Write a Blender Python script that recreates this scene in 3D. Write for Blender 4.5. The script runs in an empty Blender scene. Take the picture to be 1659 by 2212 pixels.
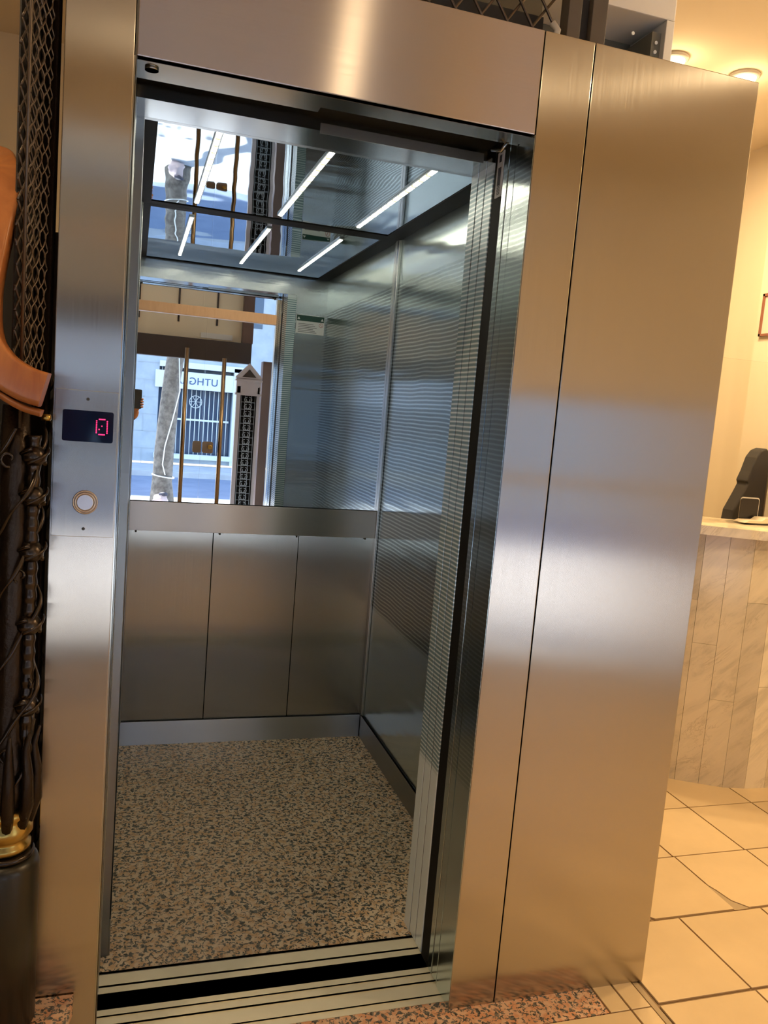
import bpy, bmesh, math, random
from mathutils import Vector, Matrix, Euler
random.seed(7)
PI = math.pi
S = bpy.context.scene
COL = S.collection
S.view_settings.view_transform = 'Standard'
S.view_settings.look = 'None'
S.view_settings.exposure = 0.0
S.view_settings.gamma = 1.0
S.view_settings.use_curve_mapping = False
S.cycles.max_bounces = 14
S.cycles.glossy_bounces = 10
S.cycles.transmission_bounces = 10
S.cycles.transparent_max_bounces = 12
S.cycles.caustics_reflective = True
S.cycles.sample_clamp_indirect = 4.0

# ------------------------------------------------------------ materials
def mat(name, color=(.5, .5, .5), rough=.5, metal=0., spec=.5, emit=None, estr=0.):
    m = bpy.data.materials.new(name); m.use_nodes = True
    b = m.node_tree.nodes['Principled BSDF']
    b.inputs['Base Color'].default_value = (*color, 1)
    b.inputs['Roughness'].default_value = rough
    b.inputs['Metallic'].default_value = metal
    b.inputs['Specular IOR Level'].default_value = spec
    if emit:
        b.inputs['Emission Color'].default_value = (*emit, 1)
        b.inputs['Emission Strength'].default_value = estr
    return m
def N(m, t, **kw):
    n = m.node_tree.nodes.new(t)
    for k, v in kw.items(): setattr(n, k, v)
    return n
def L(m, a, b): m.node_tree.links.new(a, b)
def bsdf(m): return m.node_tree.nodes['Principled BSDF']
def ramp(m, fac, stops, interp='LINEAR'):
    r = N(m, 'ShaderNodeValToRGB'); r.color_ramp.interpolation = interp
    e = r.color_ramp.elements
    while len(e) > 1: e.remove(e[-1])
    e[0].position = stops[0][0]; e[0].color = (*stops[0][1], 1)
    for p, c in stops[1:]:
        x = e.new(p); x.color = (*c, 1)
    L(m, fac, r.inputs[0]); return r.outputs[0]
def coords(m, scale=(1, 1, 1), rot=(0, 0, 0)):
    g = N(m, 'ShaderNodeNewGeometry'); mp = N(m, 'ShaderNodeMapping')
    mp.inputs['Scale'].default_value = scale; mp.inputs['Rotation'].default_value = rot
    L(m, g.outputs['Position'], mp.inputs['Vector']); return mp.outputs[0]
def noise(m, vec, scale, detail=3, rough=.5, dist=0.):
    n = N(m, 'ShaderNodeTexNoise'); n.inputs['Scale'].default_value = scale
    n.inputs['Detail'].default_value = detail; n.inputs['Roughness'].default_value = rough
    n.inputs['Distortion'].default_value = dist
    L(m, vec, n.inputs['Vector']); return n.outputs['Fac']
def bump(m, h, strength=.2, dist=.002, normal_in=None):
    b = N(m, 'ShaderNodeBump'); b.inputs['Strength'].default_value = strength
    b.inputs['Distance'].default_value = dist
    L(m, h, b.inputs['Height'])
    if normal_in: L(m, normal_in, b.inputs['Normal'])
    L(m, b.outputs[0], bsdf(m).inputs['Normal']); return b.outputs[0]
def mathn(m, op, a, b=None, c=None):
    n = N(m, 'ShaderNodeMath', operation=op)
    for i, v in enumerate((a, b, c)):
        if v is None: continue
        if isinstance(v, (int, float)): n.inputs[i].default_value = v
        else: L(m, v, n.inputs[i])
    return n.outputs[0]

def steel(name, color=(.62, .60, .57), rough=.25, aniso=.8, tangent=(1, 0, 0), grain=True, wave=0.):
    """brushed stainless: 'tangent' is the direction the highlights spread in"""
    m = mat(name, color, rough, 1.0)
    b = bsdf(m)
    b.inputs['Anisotropic'].default_value = aniso
    c = N(m, 'ShaderNodeCombineXYZ')
    for i in range(3): c.inputs[i].default_value = tangent[i]
    L(m, c.outputs[0], b.inputs['Tangent'])
    if grain:
        sc = [260 if abs(t) > .5 else 2.0 for t in tangent]
        sc = [sc[0], 260 if (abs(tangent[1]) > .5) else 2.0, sc[2]]
        n = noise(m, coords(m, tuple(sc)), 1.0, 2)
        mr = N(m, 'ShaderNodeMapRange')
        mr.inputs['To Min'].default_value = rough * .85; mr.inputs['To Max'].default_value = rough * 1.15
        L(m, n, mr.inputs['Value']); L(m, mr.outputs[0], b.inputs['Roughness'])
    if wave:
        bump(m, noise(m, coords(m), 3.0, 1), wave, .01)
    return m

M = {}
M['jamb'] = steel('brushed_steel_vertical_grain', (.50, .465, .415), .20, 1.0, (1, 0, 0))
M['header'] = steel('brushed_steel_horizontal_grain', (.53, .48, .45), .25, 1.0, (0, 0, 1))
M['reveal'] = steel('brushed_steel_reveal', (.48, .50, .48), .16, .5, (1, 0, 0))
M['band'] = steel('brushed_steel_handrail', (.60, .58, .55), .28, 1.0, (0, 0, 1), False)
M['kick'] = steel('polished_steel_kickplate', (.56, .58, .59), .30, 1.0, (0, 0, 1), False)
M['lower'] = steel('brushed_steel_lower_panels', (.44, .45, .43), .19, 1.0, (1, 0, 0))
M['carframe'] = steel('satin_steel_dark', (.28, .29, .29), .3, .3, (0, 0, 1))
M['trim'] = steel('satin_steel_trim', (.45, .46, .45), .25, .3, (0, 0, 1))
M['sill'] = steel('extruded_aluminium_sill', (.88, .80, .60), .42, .3, (0, 1, 0)); bsdf(M['sill']).inputs['Metallic'].default_value = .4
M['mirror'] = mat('mirror_glass', (.90, .93, .93), .0, 1.0)
M['head'] = steel('satin_head_panel', (.50, .53, .54), .22, .85, (1, 0, 0), grain=False)
bump(M['head'], noise(M['head'], coords(M['head'], (1.2, 1.2, 22)), 1.0, 2), .4, .003)
M['soffit'] = mat('smooth_soffit_steel', (.50, .54, .56), .13, 1.0)
M['ceil'] = mat('polished_steel_ceiling', (.36, .43, .46), .015, 1.0)
bump(M['ceil'], noise(M['ceil'], coords(M['ceil'], (1, 1.3, 1)), 4.5, 0), .11, .006)
M['black'] = mat('matt_black', (.012, .011, .010), .6, 0, .1)
M['dark'] = mat('dark_shaft', (.03, .026, .022), .8)
M['darksteel'] = mat('dark_steel', (.07, .065, .055), .4, .6)

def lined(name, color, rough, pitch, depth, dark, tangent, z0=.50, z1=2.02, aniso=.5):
    """steel with striped light reflections painted into its colour between the heights z0 and z1"""
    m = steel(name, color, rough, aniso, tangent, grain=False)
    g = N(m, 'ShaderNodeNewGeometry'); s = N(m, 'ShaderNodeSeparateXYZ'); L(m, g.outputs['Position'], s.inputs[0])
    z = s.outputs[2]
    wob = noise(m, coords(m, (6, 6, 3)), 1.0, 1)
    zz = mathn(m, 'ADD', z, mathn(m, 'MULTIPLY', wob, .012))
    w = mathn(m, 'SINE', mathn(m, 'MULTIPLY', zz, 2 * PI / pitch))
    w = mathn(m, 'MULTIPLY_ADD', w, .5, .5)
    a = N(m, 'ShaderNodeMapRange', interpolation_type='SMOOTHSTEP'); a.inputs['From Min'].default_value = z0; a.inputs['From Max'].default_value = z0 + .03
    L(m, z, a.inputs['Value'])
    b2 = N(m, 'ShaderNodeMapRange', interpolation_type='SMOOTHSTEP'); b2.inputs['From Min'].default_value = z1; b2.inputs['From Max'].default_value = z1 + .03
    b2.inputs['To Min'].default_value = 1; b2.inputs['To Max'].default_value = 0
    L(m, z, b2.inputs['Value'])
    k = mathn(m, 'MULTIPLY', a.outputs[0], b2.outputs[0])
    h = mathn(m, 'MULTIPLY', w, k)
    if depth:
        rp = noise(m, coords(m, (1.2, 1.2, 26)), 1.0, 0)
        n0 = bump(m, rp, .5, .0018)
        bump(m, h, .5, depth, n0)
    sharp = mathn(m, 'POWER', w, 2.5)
    f = mathn(m, 'MULTIPLY', mathn(m, 'SUBTRACT', 1.0, sharp), k)  # bright and dark reflection stripes, mixed straight into the base colour
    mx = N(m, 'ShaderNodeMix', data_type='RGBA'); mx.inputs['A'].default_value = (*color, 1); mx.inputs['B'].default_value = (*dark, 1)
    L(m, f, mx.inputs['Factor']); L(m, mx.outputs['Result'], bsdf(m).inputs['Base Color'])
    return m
M['ladder'] = lined('painted_reflection_door_edge', (.86, .96, 1.0), .25, .0115, 0, (.22, .33, .38), (.7, .7, 0)); bsdf(M['ladder']).inputs['Metallic'].default_value = .25
M['ladder_dim'] = lined('painted_reflection_landing_edge', (.58, .66, .66), .20, .0115, 0, (.40, .46, .46), (.7, .7, 0), .55, 2.02)
M['sidewall'] = lined('painted_reflection_side_wall', (.66, .76, .76), .20, .0150, .00003, (.24, .29, .30), (0, 1, 0), .58, 1.96, .9)

def granite(name, a, b, dark, scale=1.0, rough=.22):
    m = mat(name, a, rough, 0, .5)
    v = coords(m)
    n1 = noise(m, v, 88 * scale, 3, .6, .8)
    n2 = noise(m, v, 45 * scale, 2, .5, .3)
    vo = N(m, 'ShaderNodeTexVoronoi'); vo.inputs['Scale'].default_value = 150 * scale; L(m, v, vo.inputs['Vector'])
    base = N(m, 'ShaderNodeMix', data_type='RGBA')
    base.inputs['A'].default_value = (*a, 1); base.inputs['B'].default_value = (*b, 1)
    L(m, ramp(m, n2, [(.40, (0, 0, 0)), (.58, (1, 1, 1))]), base.inputs['Factor'])
    f = ramp(m, n1, [(.455, (1, 1, 1)), (.485, (0, 0, 0))])
    mx = N(m, 'ShaderNodeMix', data_type='RGBA'); L(m, f, mx.inputs['Factor'])
    L(m, base.outputs['Result'], mx.inputs['A'])
    dk = ramp(m, vo.outputs['Color'], [(.2, dark), (.8, tuple(min(1, x * 3.0 + .02) for x in dark))])
    L(m, dk, mx.inputs['B'])
    L(m, mx.outputs['Result'], bsdf(m).inputs['Base Color'])
    return m
M['granite_car'] = granite('pink_grey_granite', (.66, .43, .24), (.76, .61, .42), (.04, .042, .035))
M['granite_lobby'] = granite('orange_pink_granite', (.62, .30, .15), (.66, .42, .26), (.05, .045, .035))

def tilemat(name, c):
    m = mat(name, c, .3)
    n = noise(m, coords(m), 5, 4, .6)
    L(m, ramp(m, n, [(.3, tuple(x * .93 for x in c)), (.7, tuple(min(1, x * 1.05) for x in c))]), bsdf(m).inputs['Base Color'])
    return m
M['tile'] = tilemat('cream_floor_tile', (.60, .435, .235))
M['tile2'] = tilemat('cream_floor_tile_light', (.64, .465, .25))
M['grout'] = mat('brown_grout', (.24, .15, .07), .9)
M['rubble'] = mat('broken_screed', (.40, .29, .16), .95)
def marble(name, c, vein):
    m = mat(name, c, .12)
    g = coords(m, (1, 1, 1), (0, .75, 0)); mp_ = N(m, 'ShaderNodeMapping'); mp_.inputs['Scale'].default_value = (2.2, 5, 9); L(m, g, mp_.inputs['Vector'])
    v = mp_.outputs[0]
    n = noise(m, v, 1.6, 7, .62, .5)
    r = ramp(m, n, [(.34, tuple(x * .80 for x in c)), (.46, c), (.60, tuple(min(1, x * 1.08) for x in c))])
    n2 = noise(m, v, 1.1, 6, .7, 1.2)
    vm = ramp(m, n2, [(.485, (0, 0, 0)), (.505, (1, 1, 1)), (.525, (0, 0, 0))])
    n3 = noise(m, v, 1.0, 2)
    k = mathn(m, 'MULTIPLY', vm, ramp(m, n3, [(.48, (0, 0, 0)), (.62, (.75, .75, .75))]))
    mx = N(m, 'ShaderNodeMix', data_type='RGBA'); L(m, k, mx.inputs['Factor'])
    L(m, r, mx.inputs['A']); mx.inputs['B'].default_value = (*vein, 1)
    L(m, mx.outputs['Result'], bsdf(m).inputs['Base Color'])
    return m
M['marble_a'] = marble('veined_marble', (.70, .58, .38), (.50, .39, .24))
M['marble_b'] = marble('grey_veined_marble', (.60, .50, .34), (.42, .34, .22))
M['marble_c'] = marble('pale_veined_marble', (.78, .66, .44), (.58, .46, .29))
M['top_marble'] = marble('polished_marble_top', (.74, .62, .42), (.5, .38, .24))
def plaster(name, c, rough=.85):
    m = mat(name, c, rough)
    bump(m, noise(m, coords(m), 60, 3), .08, .001)
    return m
M['cream'] = plaster('cream_plaster', (.78, .66, .47))
M['cream_pale'] = plaster('pale_cream_plaster', (.86, .79, .70))
M['ceiling'] = plaster('ceiling_plaster', (.80, .68, .49))
M['beige'] = plaster('beige_plaster', (.46, .36, .25))
M['white'] = mat('white_paint', (.75, .72, .66), .45)
M['pale'] = mat('pale_painted_panel', (.68, .72, .70), .5)
M['lilac'] = mat('weathered_lilac_paint', (.55, .50, .52), .6)
M['portal'] = mat('dark_stained_timber', (.035, .022, .018), .45)
M['portal_brown'] = mat('brown_timber', (.12, .065, .045), .45)
def wood(name, a, b, rough=.28):
    m = mat(name, a, rough)
    n = noise(m, coords(m, (14, 14, 2.5)), 1.6, 5, .6, 1.0)
    L(m, ramp(m, n, [(.3, a), (.7, b)]), bsdf(m).inputs['Base Color'])
    return m
M['wood'] = wood('varnished_wood', (.33, .105, .028), (.50, .19, .055))
M['beam'] = wood('pale_beige_timber', (.50, .39, .32), (.58, .46, .39), .5)
M['iron'] = mat('dark_bronze_iron', (.030, .020, .014), .32, .75)
bump(M['iron'], noise(M['iron'], coords(M['iron']), 160, 3), .5, .002)
M['iron_hi'] = mat('worn_bronze_iron', (.055, .043, .036), .26, .9)
M['brass'] = mat('aged_brass', (.45, .31, .09), .28, 1.0)
M['basepaint'] = mat('dark_enamel_base', (.022, .018, .010), .33, .2)
M['wire'] = mat('dark_bronze_wire', (.12, .095, .075), .35, .85)
M['glass'] = mat('clear_glass', (1, 1, 1), .0)
bsdf(M['glass']).inputs['Transmission Weight'].default_value = 1.0
bsdf(M['glass']).inputs['IOR'].default_value = 1.02
M['plexi'] = mat('clear_acrylic', (.97, .97, .95), .02)
bsdf(M['plexi']).inputs['Transmission Weight'].default_value = 1.0
bsdf(M['plexi']).inputs['IOR'].default_value = 1.05
M['bronze'] = mat('bronze_bar', (.30, .24, .18), .3, 1.0)
M['led'] = mat('led_lens', (1, 1, .95), .3, emit=(1.0, .93, .72), estr=46)
M['led_gap'] = mat('led_lens_gap', (.8, .75, .5), .3, emit=(1.0, .85, .40), estr=1.0)
M['housing'] = mat('led_housing', (.65, .66, .62), .25, .9)
M['screen'] = mat('display_glass', (.006, .014, .045), .05)
M['red'] = mat('red_led_dots', (.4, .0, .05), .4, emit=(1.0, .03, .16), estr=2.2)
M['button'] = mat('button_face', (.62, .60, .62), .25, .9)
M['button_ring'] = mat('button_ring', (.55, .42, .30), .2, 1.0)
M['paper'] = mat('white_label', (.80, .80, .82), .6)
M['green'] = mat('dark_green_print', (.012, .06, .05), .6)
M['ink'] = mat('dark_ink', (.06, .06, .09), .6)
M['pinkink'] = mat('pale_red_print', (.55, .22, .24), .6)
M['bulb'] = mat('opal_lamp', (1, .95, .85), .4, emit=(1.0, .78, .44), estr=3.5)
M['greyfab'] = mat('dark_grey_fabric', (.045, .040, .036), .9)
M['plastic'] = mat('black_plastic', (.012, .010, .010), .3)
M['rim'] = mat('pale_rim', (.55, .50, .42), .35)
M['bone'] = mat('cream_plastic', (.62, .52, .36), .4)
M['framewood'] = mat('red_brown_frame', (.25, .09, .05), .4)
M['print'] = mat('pale_print', (.75, .60, .46), .7)
M['greybox'] = mat('grey_box_inside', (.17, .17, .14), .5)
M['olive'] = mat('olive_backing', (.15, .13, .085), .8)
M['taupe'] = mat('taupe_painted_post', (.10, .08, .062), .45)
M['skin'] = mat('skin', (.55, .30, .21), .5)
M['jacket'] = mat('dark_red_top', (.10, .018, .018), .85)
M['trousers'] = mat('dark_blue_trousers', (.02, .025, .05), .85)
M['hair'] = mat('dark_brown_hair', (.02, .012, .008), .6)
M['shoe'] = mat('black_shoe', (.015, .015, .015), .4)
M['phone'] = mat('dark_phone_back', (.035, .036, .025), .25)
# street
def noisy(name, a, b, scale, rough=.9):
    m = mat(name, a, rough)
    L(m, ramp(m, noise(m, coords(m), scale, 5, .6), [(.35, a), (.65, b)]), bsdf(m).inputs['Base Color'])
    return m
M['pavement'] = noisy('pale_paving', (.55, .56, .58), (.66, .67, .68), 3)
M['asphalt'] = noisy('blue_grey_asphalt', (.22, .27, .38), (.27, .33, .45), 2)
M['bark'] = noisy('mottled_bark', (.11, .10, .09), (.24, .22, .20), 14)
M['stone'] = noisy('pale_stone_blocks', (.42, .48, .55), (.52, .58, .64), 4)
M['signwhite'] = mat('white_fascia', (.80, .84, .84), .6)
M['signblue'] = mat('blue_lettering', (.06, .12, .28), .6)
M['shopglass'] = mat('blue_shop_glass', (.05, .09, .16), .15)
M['bars'] = mat('painted_bars', (.45, .50, .55), .5)
M['redplate'] = mat('red_plate', (.5, .06, .05), .6)
M['leaf'] = mat('leaf', (.10, .22, .05), .7)
M['bagwhite'] = mat('pink_white_plastic', (.70, .55, .55), .5)
M['bluecar'] = mat('blue_car_paint', (.12, .25, .55), .2)

# ------------------------------------------------------------ geometry helpers
class MB:
    def __init__(s): s.bm = bmesh.new(); s.mi = 0
    def _f(s, vs):
        try:
            f = s.bm.faces.new(vs); f.material_index = s.mi; return f
        except ValueError: return None
    def box(s, a, b, bev=0.):
        x0, x1 = sorted((a[0], b[0])); y0, y1 = sorted((a[1], b[1])); z0, z1 = sorted((a[2], b[2]))
        t = bmesh.new()
        v = [t.verts.new((x, y, z)) for x in (x0, x1) for y in (y0, y1) for z in (z0, z1)]
        for q in ((0, 1, 3, 2), (4, 6, 7, 5), (0, 4, 5, 1), (2, 3, 7, 6), (0, 2, 6, 4), (1, 5, 7, 3)):
            t.faces.new([v[i] for i in q])
        if bev: bmesh.ops.bevel(t, geom=t.edges[:], offset=bev, segments=2, affect='EDGES', profile=.6)
        s.merge(t); return s
    def merge(s, t, mtx=None):
        mp = {}
        for v in t.verts: mp[v] = s.bm.verts.new(mtx @ v.co if mtx else v.co)
        for f in t.faces:
            g = s._f([mp[v] for v in f.verts])
            if g: g.smooth = f.smooth
        t.free()
    def prism(s, pts, z0, z1, axis='z'):
        """closed polygon pts (2D) extruded along axis"""
        def P(p, h):
            return {'z': (p[0], p[1], h), 'y': (p[0], h, p[1]), 'x': (h, p[0], p[1])}[axis]
        A = [s.bm.verts.new(P(p, z0)) for p in pts]; B = [s.bm.verts.new(P(p, z1)) for p in pts]
        s._f(A[::-1]); s._f(B); n = len(pts)
        for i in range(n): s._f([A[i], A[(i + 1) % n], B[(i + 1) % n], B[i]])
        return s
    def tube(s, pts, r, n=10, closed=False, cap=True):
        pts = [Vector(p) for p in pts]; k = len(pts)
        rs = r if isinstance(r, (list, tuple)) else [r] * k
        rings = []; prev = None
        for i, p in enumerate(pts):
            if closed: d = (pts[(i + 1) % k] - pts[i - 1])
            else: d = (pts[min(i + 1, k - 1)] - pts[max(i - 1, 0)])
            d = d.normalized() if d.length > 1e-9 else Vector((0, 0, 1))
            if prev is None:
                u = d.orthogonal().normalized()
            else:
                u = (prev - d * prev.dot(d))
                u = u.normalized() if u.length > 1e-6 else d.orthogonal().normalized()
            prev = u; w = d.cross(u)
            rings.append([s.bm.verts.new(p + (u * math.cos(a) + w * math.sin(a)) * rs[i]) for a in [2 * PI * j / n for j in range(n)]])
        m = k if closed else k - 1
        for i in range(m):
            A, B = rings[i], rings[(i + 1) % k]
            for j in range(n):
                f = s._f([A[j], A[(j + 1) % n], B[(j + 1) % n], B[j]])
                if f: f.smooth = True
        if cap and not closed: s._f(rings[0][::-1]); s._f(rings[-1])
        return s
    def lathe(s, prof, c=(0, 0), n=32, axis='z', c3=None):
        """prof = [(radius, height)]"""
        rings = []
        for r, h in prof:
            ring = []
            for j in range(n):
                a = 2 * PI * j / n
                if axis == 'z': p = (c[0] + r * math.cos(a), c[1] + r * math.sin(a), h)
                elif axis == 'y': p = (c[0] + r * math.cos(a), h, c[1] + r * math.sin(a))
                else: p = (h, c[0] + r * math.cos(a), c[1] + r * math.sin(a))
                ring.append(s.bm.verts.new(p))
            rings.append(ring)
        for A, B in zip(rings, rings[1:]):
            for j in range(n):
                f = s._f([A[j], A[(j + 1) % n], B[(j + 1) % n], B[j]])
                if f: f.smooth = True
        s._f(rings[0][::-1]); s._f(rings[-1]); return s
    def build(s, name, mats, parent=None):
        bmesh.ops.recalc_face_normals(s.bm, faces=s.bm.faces[:])
        me = bpy.data.meshes.new(name); s.bm.to_mesh(me); s.bm.free()
        o = bpy.data.objects.new(name, me); COL.objects.link(o)
        for m in (mats if isinstance(mats, (list, tuple)) else [mats]): me.materials.append(m)
        if parent:
            o.parent = parent; o.matrix_parent_inverse = parent_world(parent).inverted()
        return o
def parent_world(o):
    m = Matrix.LocRotScale(o.location, o.rotation_euler, o.scale)
    if o.parent: m = parent_world(o.parent) @ o.matrix_parent_inverse @ m
    return m
def box(name, a, b, m, parent=None, bev=0.): return MB().box(a, b, bev).build(name, m, parent)
def tag(o, label=None, cat=None, group=None, kind=None):
    if label: o['label'] = label
    if cat: o['category'] = cat
    if group: o['group'] = group
    if kind: o['kind'] = kind
    return o
def empty(name, loc, label=None, cat=None, group=None):
    o = bpy.data.objects.new(name, None); COL.objects.link(o); o.location = loc
    o.empty_display_size = .05
    return tag(o, label, cat, group)
def struct(o, label=None):
    o['kind'] = 'structure'
    if label: o['label'] = label
    return o
def smooth(o, lv=2):
    md = o.modifiers.new('sub', 'SUBSURF'); md.levels = lv; md.render_levels = lv
    for p in o.data.polygons: p.use_smooth = True
    return o

# measured key sizes (metres)
W = .824; HD = 2.06; TOP = 2.272
YB = 1.673; XR = 1.052; XL = .018; ZC = 2.158
JL = -.125; SEAM = .945; PR = 1.378

# ============================================================ ELEVATOR SURROUND
sur = empty('elevator_surround', (.4, 0, 0), 'brushed stainless steel elevator door surround with wide side panel, around the open lift doorway', 'elevator surround')
def jamb(x0, x1, z0=0, z1=TOP, d=.075):
    return MB().box((x0, 0, z0), (x1, d, z1), .0015)
j1 = MB().box((JL, 0, 0), (-.004, .072, 2.52), .0018).build('jamb_panel', M['jamb'], sur)
tag(j1, 'narrow left steel jamb with the call button')
box('jamb_panel', (W, 0, 0), (SEAM - .0015, .072, TOP), M['jamb'], sur, .0018)
box('side_panel', (SEAM + .0015, 0, 0), (PR, .03, TOP), M['jamb'], sur, .0018)
box('header_panel', (0.0005, 0, HD), (W - .0025, .02, TOP), M['header'], sur, .0018)
# soffit of the header: lip, strip and stepped shoe
box('soffit', (0, .02, HD), (W, .074, HD + .02), M['reveal'], sur)
box('soffit_rail', (0, .079, HD + .004), (.37, .125, HD + .022), M['reveal'], sur)
box('soffit_rail', (.37, .092, HD + .012), (W, .118, HD + .03), M['reveal'], sur)
box('head_cavity', (-.05, .125, HD + .05), (W + .05, .21, HD + .3), M['dark'], sur)
sc = MB().lathe([(.013, HD - .004), (.013, HD), (.009, HD + .001)], (.028, .052), 20).build('fixing_bolt', M['trim'], sur)
MB().tube([(.80, .085, HD + .01), (.79, .10, HD - .012), (.775, .12, HD - .006)], .0045, 8).build('head_bracket', M['trim'], sur)
# reveals: flat flange, then the edges of the two open landing doors
for sx, x, nx in (('left', 0., -1), ('right', W, 1)):
    box('reveal', (x, .0725, 0), (x + nx * .03, .088, TOP - .02), M['reveal'], sur)
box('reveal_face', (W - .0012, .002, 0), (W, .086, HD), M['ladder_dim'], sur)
box('reveal_face', (-.004, .002, 0), (-.0015, .086, HD), M['reveal'], sur)
for x, nx in ((0., -1), (W, 1)):
    for y0, y1 in ((.0905, .1245), (.1285, .1545)):
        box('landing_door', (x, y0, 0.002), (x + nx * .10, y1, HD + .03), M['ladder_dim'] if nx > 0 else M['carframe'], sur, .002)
    box('gap_seal', (x + nx * .002, .156, 0.0), (x + nx * .09, .209, HD + .04), M['black'], sur)
for y0, y1 in ((.0885, .0900), (.1250, .1280)):
    box('seam_strip', (W + .0012, y0, .002), (W + .02, y1, HD), M['black'], sur)
# label on the black post
lb = box('rating_label', (W - .0008, .158, 1.968), (W + .0015, .192, 2.072), M['paper'], sur)
mb = MB()
mb.box((W - .0016, .168, 2.048), (W - .0009, .180, 2.064))
for k in range(5): mb.box((W - .0016, .167 + k * .0035, 1.995), (W - .0009, .1685 + k * .0035, 2.036))
for k in range(7): mb.box((W - .0016, .166, 1.974 + k * .0036), (W - .0009, .182, 1.9755 + k * .0036))
mb.build('label_print', M['ink'], lb)
# landing sill
mb = MB()
for y0, y1, z in ((.030, .0470, 0), (.0470, .0570, -.004), (.0570, .0960, 0), (.0960, .1080, -.005), (.1080, .1290, 0), (.1290, .1380, -.004), (.1380, .1570, 0)):
    mb.box((-.04, y0, -.06), (W + .04, y1, z))
mb.build('landing_sill', M['sill'], sur)

# call panel on the left jamb
cp = MB().box((JL + .004, -.0025, 1.152), (-.0065, .001, 1.437), .0008).build('call_panel', M['jamb'], sur)
def rrect(x0, z0, x1, z1, r, n=5):
    pts = []
    for cx, cz, a0 in ((x1 - r, z1 - r, 0), (x0 + r, z1 - r, 90), (x0 + r, z0 + r, 180), (x1 - r, z0 + r, 270)):
        for i in range(n + 1):
            a = math.radians(a0 + 90 * i / n); pts.append((cx + r * math.cos(a), cz + r * math.sin(a)))
    return pts
MB().prism(rrect(-.1065, 1.3385, -.0140, 1.3985, .004), -.0042, -.002, 'y').build('display', M['screen'], cp)
# dot-matrix zero with a centre dot
mb = MB()
pat = ["01110", "10001", "10001", "10001", "10101", "10001", "11001", "10001", "10001", "01110"]
w0, h0 = .0225, .031
for r_, row in enumerate(pat):
    for c_, ch in enumerate(row):
        if ch == '1':
            x = -.0350 + (c_ - 2) * w0 / 4.6; z = 1.3690 - (r_ - 4.5) * h0 / 9.5
            if r_ in (0, 9): z += 0
            mb.lathe([(.0013, -.0049), (.0013, -.0041)], (x, z), 8, 'y')
            if r_ in (0, 9) and c_ < 3: mb.lathe([(.0013, -.0049), (.0013, -.0041)], (x + w0 / 9.2, z), 8, 'y')
mb.build('floor_number', M['red'], cp)
bx_, bz_ = -.0605, 1.2205
MB().lathe([(.0235, -.0024), (.0235, -.0048), (.0215, -.0052), (.0205, -.0030)], (bx_, bz_), 40, 'y').build('button_ring', M['button_ring'], cp)
MB().lathe([(.0195, -.0024), (.0195, -.0056), (.0185, -.0060), (.0165, -.0060), (.0160, -.0045)], (bx_, bz_), 40, 'y').build('button_ring', M['button_ring'], cp)
MB().lathe([(.0158, -.0024), (.0158, -.0060), (.0145, -.0066)], (bx_, bz_), 40, 'y').build('call_button', M['button'], cp)
for z in (1.4205, 1.1680):
    MB().lathe([(.0030, -.0024), (.0030, -.0038), (.0022, -.0040)], (-.0620, z), 16, 'y').build('screw', M['darksteel'], cp)

# ============================================================ ELEVATOR CAR
car = empty('elevator_car', (.53, .95, 0), 'open elevator car with mirrored back wall, steel panels and speckled granite floor', 'elevator car')
box('car_floor', (XL - .02, .288, -.03), (XR + .02, YB + .02, 0), M['granite_car'], car)
mb = MB()
for y0, y1, z in ((.212, .2330, 0), (.2330, .2400, -.012), (.2400, .2790, 0)):
    mb.box((-.02, y0, -.05), (W + .02, y1, z))
mb.build('car_sill', M['sill'], car)
box('sill_edge', (-.004, .279, -.03), (W + .004, .288, .0015), M['carframe'], car)
# car door edges (two open leaves per side) and front return
for x, nx in ((0., -1), (W, 1)):
    for y0, y1 in ((.2120, .2570), (.2610, .3050)):
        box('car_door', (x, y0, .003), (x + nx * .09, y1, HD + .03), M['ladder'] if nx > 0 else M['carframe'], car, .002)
for y0, y1 in ((.2572, .2608), (.3052, .3083)):
    box('seam_strip', (W + .0012, y0, .002), (W + .02, y1, HD), M['black'], car)
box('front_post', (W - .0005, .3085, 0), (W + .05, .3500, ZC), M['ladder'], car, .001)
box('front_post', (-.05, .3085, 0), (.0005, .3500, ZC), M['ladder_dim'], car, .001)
fw = box('front_wall', (W + .0505, .335, 0), (XR + .03, .350, ZC + .02), M['head'], car)
box('door_head', (-.05, .212, HD - .004), (W + .05, .334, ZC + .06), M['soffit'], car)
box('head_lip', (.395, .209, HD - .010), (W - .03, .2125, HD + .012), M['housing'], car)
box('head_panel', (-.05, .335, HD - .004), (W + .0505, .352, ZC + .02), M['head'], car)
# side walls and corner trims
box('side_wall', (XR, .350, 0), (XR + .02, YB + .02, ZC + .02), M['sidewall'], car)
box('side_wall', (XL - .02, .350, 0), (XL, YB + .02, ZC + .02), M['carframe'], car)
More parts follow.
